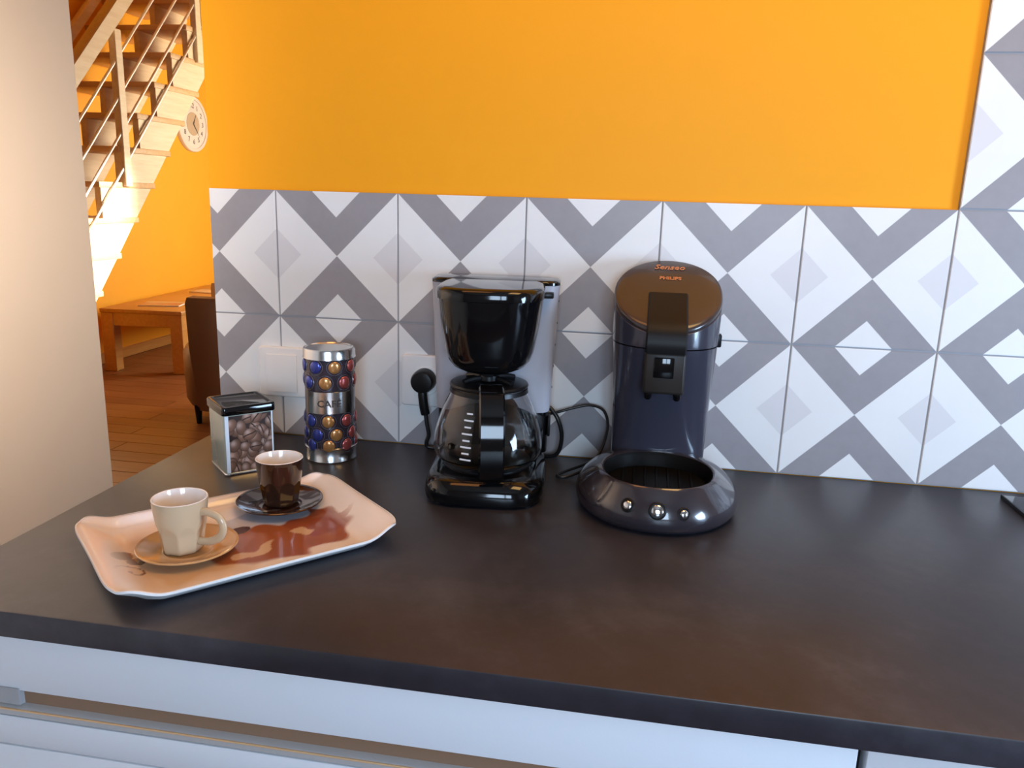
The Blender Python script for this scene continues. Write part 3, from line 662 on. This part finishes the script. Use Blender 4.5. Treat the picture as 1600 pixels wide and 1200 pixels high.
def wrap_text(s, size, zc, parent, m, name):
    me = text_mesh(s, size, 0.0002, bold=0.0003)
    for v in me.vertices:
        x, y, z = v.co; a = R(vd - 2) + x / rc; r = rc + 0.0027 + z; v.co = (r*cos(a), r*sin(a), zc + y)
    me.materials.clear(); me.materials.append(m); o = bpy.data.objects.new(name, me); C.objects.link(o); o.parent = parent
wrap_text('CAFÉ', 0.0145, 0.093, lb, M['ink_dark'], 'lettering')

# ------------------------------------------------------------ tray
TR = thing('serving_tray', 'white flared melamine tray with a brown coffee print, carrying two cups', 'tray', (-0.063, -0.405, H), R(47))
A_, B_ = 0.158, 0.1165
def sm(t): t = max(0, min(1, t)); return t*t*(3 - 2*t)
def tray_xy(u, v):
    n = 7.0; m_ = max(abs(u), abs(v)); k = 1.0
    if m_ > 1e-6:
        k = m_ / ((abs(u)**n + abs(v)**n)**(1/n))
    # the short ends flare out at the corners, the long sides bow gently inwards
    x, y = u * k * A_, v * k * B_
    y *= 0.965 + 0.035 * min(1, abs(x/A_))**3; x *= 0.985 + 0.015 * min(1, abs(y/B_))**2
    return x, y
def tray_z(x, y):
    ex = sm((abs(x) - 0.106) / (A_ - 0.106)); ey = sm((abs(y) - 0.097) / (B_*0.95 - 0.097))
    return 0.0045 + 0.0185 * ex + 0.0100 * ey * (1 - 0.35 * ex)
def blob(x, y, cx, cy, rx, ry, th=0.0):
    dx, dy = x - cx, y - cy; p = dx*cos(th) + dy*sin(th); q = -dx*sin(th) + dy*cos(th)
    return max(0.0, 1 - ((p/rx)**2 + (q/ry)**2))
from mathutils import noise as mn
def lerp(a, b, t): t = max(0, min(1, t)); return [p + (q - p)*t for p, q in zip(a, b)]
def tray_col(x, y):
    wp = mn.noise(Vector((x*34, y*34, 0.3))) * 0.022; xx = x + wp; yy = y + mn.noise(Vector((x*34, y*34, 5.3))) * 0.022
    c = [0.80, 0.73, 0.70]
    t = blob(xx, yy, -0.06, -0.02, 0.11, 0.085); c = lerp(c, (0.62, 0.42, 0.25), min(1, t*1.6))
    t = blob(xx, yy, 0.035, -0.030, 0.088, 0.058); c = lerp(c, (0.34, 0.095, 0.03), min(1, t*6))
    t = blob(xx, yy, 0.085, -0.005, 0.034, 0.045, 0.5); c = lerp(c, (0.30, 0.075, 0.03), min(1, t*6))
    t = blob(xx, yy, 0.045, 0.035, 0.060, 0.028, 0.2); c = lerp(c, (0.52, 0.50, 0.55), min(1, t*5))
    t = blob(xx, yy, 0.064, -0.022, 0.022, 0.006, 0.1); c = lerp(c, (0.62, 0.38, 0.20), min(1, t*6))
    t = blob(xx, yy, 0.004, -0.048, 0.024, 0.013, 0.3); c = lerp(c, (0.62, 0.40, 0.24), min(1, t*5))
    t = blob(x, y, 0.004, 0.016, 0.016, 0.010, 0.3); c = lerp(c, (0.09, 0.04, 0.04), min(1, t*6))
    t = blob(xx, yy, 0.118, -0.004, 0.028, 0.006, -0.35); c = lerp(c, (0.32, 0.10, 0.05), min(1, t*5))
    t = blob(x, y, -0.124, 0.008, 0.016, 0.010, 0.9); c = lerp(c, (0.07, 0.022, 0.012), min(1, t*8))
    t = blob(x, y, -0.112, -0.006, 0.013, 0.009, 0.6); c = lerp(c, (0.12, 0.045, 0.025), min(1, t*8))
    d = math.hypot(x + 0.122, y + 0.036); a = math.atan2(y + 0.036, x + 0.122)
    if abs(d - 0.010 - 0.0022*a) < 0.0013: c = lerp(c, (0.14, 0.055, 0.03), 0.9)
    sv = 0.5 + 0.5*mn.noise(Vector((x*60, y*24, 2.0))); c = lerp(c, [q*0.75 for q in c], sv*0.5 if c[1] < 0.4 else sv*0.12)
    edge = max((abs(x) - 0.112)/0.03, (abs(y) - 0.093)/0.010)
    return lerp(c, (0.82, 0.77, 0.76), edge)
nu, nv = 150, 104
bm = bmesh.new(); vs = []; cols = []
for j in range(nv):
    row = []
    for i in range(nu):
        x, y = tray_xy(-1 + 2*i/(nu-1), -1 + 2*j/(nv-1)); row.append(bm.verts.new((x, y, tray_z(x, y)))); cols.append(tray_col(x, y))
    vs.append(row)
for j in range(nv-1):
    for i in range(nu-1): bm.faces.new((vs[j][i], vs[j][i+1], vs[j+1][i+1], vs[j+1][i]))
me = bpy.data.meshes.new('printed_surface'); bm.to_mesh(me); bm.free(); me.materials.append(attr_mat('tray_print', 0.22, 0.5)); me.shade_smooth()
ca = me.color_attributes.new('print', 'FLOAT_COLOR', 'POINT')
for i, c in enumerate(cols): ca.data[i].color = (c[0], c[1], c[2], 1)
o = bpy.data.objects.new('printed_surface', me); C.objects.link(o); o.parent = TR
# white underside, lip and foot
bm = bmesh.new(); under = []
for j in range(0, 52):
    row = []
    for i in range(0, 75):
        x, y = tray_xy(-1 + 2*i/74, -1 + 2*j/51); row.append(bm.verts.new((x*1.004, y*1.004, tray_z(x, y) - 0.0030)))
    under.append(row)
for j in range(51):
    for i in range(74): bm.faces.new((under[j][i], under[j][i+1], under[j+1][i+1], under[j+1][i]))
loop = [(i, 0) for i in range(75)] + [(74, j) for j in range(1, 52)] + [(i, 51) for i in range(73, -1, -1)] + [(0, j) for j in range(50, 0, -1)]
r1 = []; r2 = []; r3 = []
for i, j in loop:
    x, y = tray_xy(-1 + 2*i/74, -1 + 2*j/51); z = tray_z(x, y)
    r1.append(bm.verts.new((x*1.010, y*1.012, z - 0.0018))); r2.append(bm.verts.new((x*1.008, y*1.010, z + 0.0006))); r3.append(bm.verts.new((x*0.997, y*0.996, z + 0.0006)))
L_ = len(loop)
for k in range(L_):
    k2 = (k + 1) % L_; a = under[loop[k][1]][loop[k][0]]; b = under[loop[k2][1]][loop[k2][0]]
    bm.faces.new((a, b, r1[k2], r1[k])); bm.faces.new((r1[k], r1[k2], r2[k2], r2[k])); bm.faces.new((r2[k], r2[k2], r3[k2], r3[k]))
mesh_obj('rim', bm, mat('white_melamine', (0.80, 0.78, 0.77), 0.25, coat=0.4), TR)
bm = bmesh.new(); loft(bm, [rrect(-0.116, 0.116, -0.088, 0.088, 0.0, 0.02, 8), rrect(-0.118, 0.118, -0.090, 0.090, 0.0020, 0.02, 8)]); mesh_obj('foot_rim', bm, mat('grey_melamine', (0.55, 0.56, 0.60), 0.4), TR)

# ------------------------------------------------------------ cups and saucers
TZ = 0.0046
def sm(t): t = max(0, min(1, t)); return t*t*(3 - 2*t)
def saucer(label, loc, r, m, rz=0):
    t = thing('saucer', label, 'saucer', loc, rz)
    bm = bmesh.new()
    pf = [(0.024, 0.0), (0.0275, 0.0), (0.0295, 0.0016), (0.040, 0.0042), (r-0.002, 0.0085), (r, 0.0102), (r-0.0012, 0.0112), (r-0.004, 0.0102), (0.040, 0.0062), (0.031, 0.0044), (0.0275, 0.0038), (0.0255, 0.0044), (0.0240, 0.0036), (0.0001, 0.0036)]
    lathe(bm, pf, 72); mesh_obj('dish', bm, m, t)
    bm = bmesh.new(); lathe(bm, [(r-0.0030, 0.01095), (r-0.0006, 0.0116), (r+0.0002, 0.0110), (r-0.0002, 0.0098)], 72, 0, 0, False, False); mesh_obj('rolled_edge', bm, m, t)
    return t
def cup(label, loc, m, hang, rt=0.0298, rb=0.0215, h=0.0605, nf=8):
    t = thing('espresso_cup', label, 'cup', loc, 0)
    n = 120; zs = [0, 0.0008, 0.003] + [0.005 + (h - 0.008) * k / 30 for k in range(31)] + [h - 0.0015, h - 0.0004, h]
    rings = []
    for z in zs:
        k = z / h; rr = rb + (rt - rb) * (0.42*k + 0.58*k**1.6) + 0.0012*math.sin(pi*k)
        if z < 0.002: rr -= 0.0012 * (1 - z/0.002)
        if z > h - 0.002: rr -= 0.0003
        ap = rr * (0.925 + 0.085 * sm((k - 0.36) / 0.26))
        row = []
        for i in range(n):
            a = 2*pi*i/n; fa = (a + pi/nf) % (2*pi/nf) - pi/nf; r = min(rr, ap / cos(fa)) 
            row.append((r*cos(a), r*sin(a), z))
        rings.append(row)
    bm = bmesh.new(); loft(bm, rings, True, False); mesh_obj('body', bm, m, t, angle=60)
    bm = bmesh.new()
    pf = [(rt-0.0004, h-0.0002), (rt-0.0012, h+0.0005), (rt-0.0024, h-0.0002), (rt-0.0032, h-0.004), (0.0220, 0.040), (0.0180, 0.014), (0.014, 0.0065), (0.0001, 0.0050)]
    lathe(bm, pf, 72, 0, 0, False, True); mesh_obj('inside_glaze', bm, M['white_glaze'], t)['label'] = 'white glazed inside of the cup'
    a = R(hang); dx, dy = cos(a), sin(a); bm = bmesh.new()
    pts = [(0.0274, 0.0475), (0.0365, 0.0485), (0.0500, 0.0440), (0.0550, 0.0335), (0.0505, 0.0225), (0.0380, 0.0150), (0.0225, 0.0130)]
    tube(bm, [(r*dx, r*dy, z) for r, z in pts], 0.0038, 14, 6, ell=(0.0046, 0.0034)); mesh_obj('handle', bm, m, t)
    return t
cs = (-0.097, -0.456); ds = (-0.0575, -0.3125)
saucer('caramel-coloured saucer under the cream cup', (cs[0], cs[1], H + TZ), 0.0535, M['cream_saucer'])
cup('cream faceted espresso cup with a loop handle, at the front left of the tray', (cs[0] - 0.006, cs[1], H + TZ + 0.0038), M['cream_glaze'], -8)
saucer('dark brown saucer under the dark cup', (ds[0], ds[1], H + TZ + 0.001), 0.0535, M['brown_glaze'])
cup('dark brown faceted espresso cup with a white inside, at the back of the tray', (ds[0] - 0.001, ds[1] + 0.005, H + TZ + 0.0048), M['brown_glaze'], 110)

# ------------------------------------------------------------ staircase
ST = thing('staircase', 'open wooden staircase with steel rods along the orange living room wall', 'staircase', (-2.8, 0, 0))
z00, y00, rise, run = 0.389, 3.094, 0.211, 0.2035       # corner at the front of one step (counter frame)
steps = range(-5, 8)
def lz(y): return max(0.41 + (y - 3.597) * 1.075, -0.9)
for x in (-0.04, -0.40):
    bm = bmesh.new(); prev = None
    for k in steps:
        z1 = z00 + k * rise; y = y00 + k * run; y2 = y + run
        if lz(y) > z1 - 0.02: continue
        v = [[bm.verts.new((xx, yy, zz + H)) for yy, zz in ((y, lz(y)), (y2, lz(y2)), (y2, z1), (y, z1))] for xx in (x, x + 0.04)]
        bm.faces.new(v[0]); bm.faces.new(list(reversed(v[1])))
        bm.faces.new((v[0][2], v[0][3], v[1][3], v[1][2])); bm.faces.new((v[0][0], v[0][1], v[1][1], v[1][0]))
        bm.faces.new((v[0][3], v[0][0], v[1][0], v[1][3]))
        if k == steps[-1]: bm.faces.new((v[0][1], v[0][2], v[1][2], v[1][1]))
    me = bpy.data.meshes.new('stringer'); bm.to_mesh(me); bm.free(); me.materials.append(M['stair_wood'])
    o = bpy.data.objects.new('stringer', me); C.objects.link(o); o.parent = ST
for k in steps:
    z1 = z00 + k * rise; y = y00 + k * run
    ye = 3.597 + (z1 - 0.41) / 1.075 + 0.045
    if z1 < -0.88: continue
    bm = bmesh.new()
    bbox(bm, -0.76, 0.006, y - 0.015, ye, z1 + H + 0.0005, z1 + H + 0.036, 0.006, 2); mesh_obj('tread', bm, M['tread_wood'], ST)
# posts
for (y, zb, zt) in ((3.325, 0.40, 1.30), (4.215, 1.25, 2.2), (2.46, -0.5, 0.42)):
    bm = bmesh.new(); bbox(bm, -0.045, 0.0, y - 0.032, y + 0.032, zb + H, zt + H, 0.004, 1)
    bmesh.ops.translate(bm, verts=bm.verts, vec=(0.030, 0, 0)); mesh_obj('post', bm, M['stair_wood'], ST)
sl = (1.613 - 0.762) / (4.195 - 3.383)
for c0 in (1.166, 0.961, 0.760, 0.557):
    bm = bmesh.new(); tube(bm, [(0.015, 2.45, c0 + H + (2.45 - 3.347) * 1.028), (0.015, 4.26, c0 + H + (4.26 - 3.347) * 1.028)], 0.0085, 10, 0); mesh_obj('rod', bm, M['rod'], ST)
for x0, x1, y0, z0, zt in ((-0.03, 0.04, 2.923, 0.915, 0.140), (-0.745, -0.70, 3.90, 1.335, 0.10)):
    bm = bmesh.new(); hr = []
    for y in (2.3, 4.7):
        z = z0 + H + (y - y0) * 1.012
        hr.append([(xx, y, z + zz) for xx, zz in ((x0, 0.008), (x0 + 0.008, 0), (x1 - 0.008, 0), (x1, 0.008), (x1, zt - 0.01), (x1 - 0.01, zt), (x0 + 0.01, zt), (x0, zt - 0.01))])
    loft(bm, hr); mesh_obj('handrail', bm, M['stair_wood'], ST)

# clock
t = thing('wall_clock', 'round pale clock hanging on the orange wall below the stairs', 'clock', (-3.598, 5.41, 0.945 + H))
def disc(bm, r0, x0, r1, x1, n=48, cap=True):
    loft(bm, [[(x, r*cos(2*pi*i/n), r*sin(2*pi*i/n)) for i in range(n)] for r, x in ((r0, 0), (r0, x0*0.7), (r0*0.985, x0), (r1, x0), (r1, x1))], True, cap)
bm = bmesh.new(); disc(bm, 0.235, 0.03, 0.205, 0.022); mesh_obj('frame', bm, mat('pale_clock_frame', (0.78, 0.66, 0.60), 0.4), t)
bm = bmesh.new(); disc(bm, 0.205, 0.024, 0.10, 0.0235); mesh_obj('dial', bm, mat('white_clock_dial', (0.80, 0.70, 0.64), 0.4), t)
bm = bmesh.new(); disc(bm, 0.098, 0.027, 0.02, 0.0275); mesh_obj('centre', bm, mat('tan_clock_centre', (0.52, 0.40, 0.28), 0.4), t)
for k in range(12):
    me = text_mesh(str(((k - 1) % 12) + 1), 0.06, 0.0006)
    a = R(90 - 30*k)
    for v in me.vertices:
        x, y, z = v.co; v.co = (0.0255 + z, x + 0.150*cos(a), y + 0.150*sin(a))
    me.materials.clear(); me.materials.append(M['ink_dark']); o = bpy.data.objects.new('numeral', me); C.objects.link(o); o.parent = t
for L2, a, ww in ((0.09, 60, 0.008), (0.14, -50, 0.006)):
    bm = bmesh.new(); ca_, sa_ = cos(R(a)), sin(R(a))
    q = [(-ww*sa_, ww*ca_), (ww*sa_, -ww*ca_), (L2*ca_, L2*sa_)]
    loft(bm, [[(x, y, z) for y, z in q] for x in (0.029, 0.0305)]); mesh_obj('hand', bm, M['ink_dark'], t)

# low table under the stairs
t = thing('low_table', 'long low honey-coloured wooden table under the staircase', 'table', (-3.42, 3.80, 0), R(4))
TW, TL, TH = 0.61, 1.62, 0.455
bm = bmesh.new(); bbox(bm, 0, TW, 0, TL, TH - 0.028, TH, 0.004, 2); mesh_obj('tabletop', bm, M['bench_wood'], t)
for x in (0.004, TW - 0.094):
    for y in (0.004, TL - 0.094):
        bm = bmesh.new(); bbox(bm, x, x + 0.09, y, y + 0.09, 0.0, TH - 0.028, 0.004, 1); mesh_obj('leg', bm, M['bench_wood'], t)
for b in ((0.094, TW-0.094, 0.01, 0.035), (0.094, TW-0.094, TL-0.035, TL-0.01), (0.01, 0.035, 0.094, TL-0.094), (TW-0.035, TW-0.01, 0.094, TL-0.094)):
    bm = bmesh.new(); bbox(bm, b[0], b[1], b[2], b[3], TH - 0.12, TH - 0.028, 0.002, 1); mesh_obj('apron', bm, M['bench_wood'], t)
def magazine(label, x, y, rz, c):
    g = thing('magazine', label, 'magazine', (x, y, TH + 0.0005), rz)
    bm = bmesh.new(); bbox(bm, -0.145, 0.145, -0.105, 0.105, 0.0, 0.008, 0.0008, 1); mesh_obj('pages', bm, M['white_plastic'], g)
    def fc(u, v):
        n_ = mn.noise(Vector((u*3 + x*7, v*3, 1.0))); return lerp(c[0], c[1], 0.5 + n_) if v < 0.78 else c[2]
    print_grid('cover', 30, 24, lambda s, u: (-0.144 + 0.288*s, -0.104 + 0.208*u, 0.0083), fc, attr_mat('cover_print', 0.3), g)
magazine('reddish magazine lying near the front of the low wooden table', -3.13, 4.12, R(15), ((0.50, 0.16, 0.07), (0.55, 0.33, 0.22), (0.6, 0.5, 0.4)))
magazine('pale magazine lying further back on the low wooden table', -3.22, 4.95, R(-8), ((0.58, 0.40, 0.26), (0.62, 0.52, 0.42), (0.45, 0.25, 0.14)))

# armchair (mostly hidden behind the tiled wall)
AC = thing('armchair', 'brown leather tub armchair partly hidden behind the tiled wall end', 'armchair', (-1.94, 3.04, 0), R(-70))
bm = bmesh.new(); rings = []
for k in range(33):
    a = R(-30 + 240 * k / 32); zt = 0.735
    row = []
    for rr, z in ((0.36, 0.10), (0.385, 0.25), (0.415, 0.45), (0.425, zt - 0.03), (0.41, zt), (0.36, zt + 0.005), (0.33, zt - 0.03), (0.32, 0.45), (0.30, 0.25), (0.29, 0.10)):
        row.append((rr*cos(a), rr*sin(a), z))
    rings.append(row)
loft(bm, rings); mesh_obj('backrest', bm, M['leather'], AC)
bm = bmesh.new(); loft(bm, [sup(0.30*s, 0.30*s, z, 48, 3) for s, z in ((0.92, 0.10), (0.98, 0.14), (1.0, 0.30), (1.0, 0.40), (0.95, 0.43), (0.8, 0.44))]); mesh_obj('seat', bm, M['leather'], AC)
for sx in (-1, 1):
    for sy in (-1, 1):
        bm = bmesh.new(); lathe(bm, [(0.014, 0.0), (0.022, 0.11)], 14, sx*0.21, sy*0.21); mesh_obj('leg', bm, M['plum_dark'], AC)
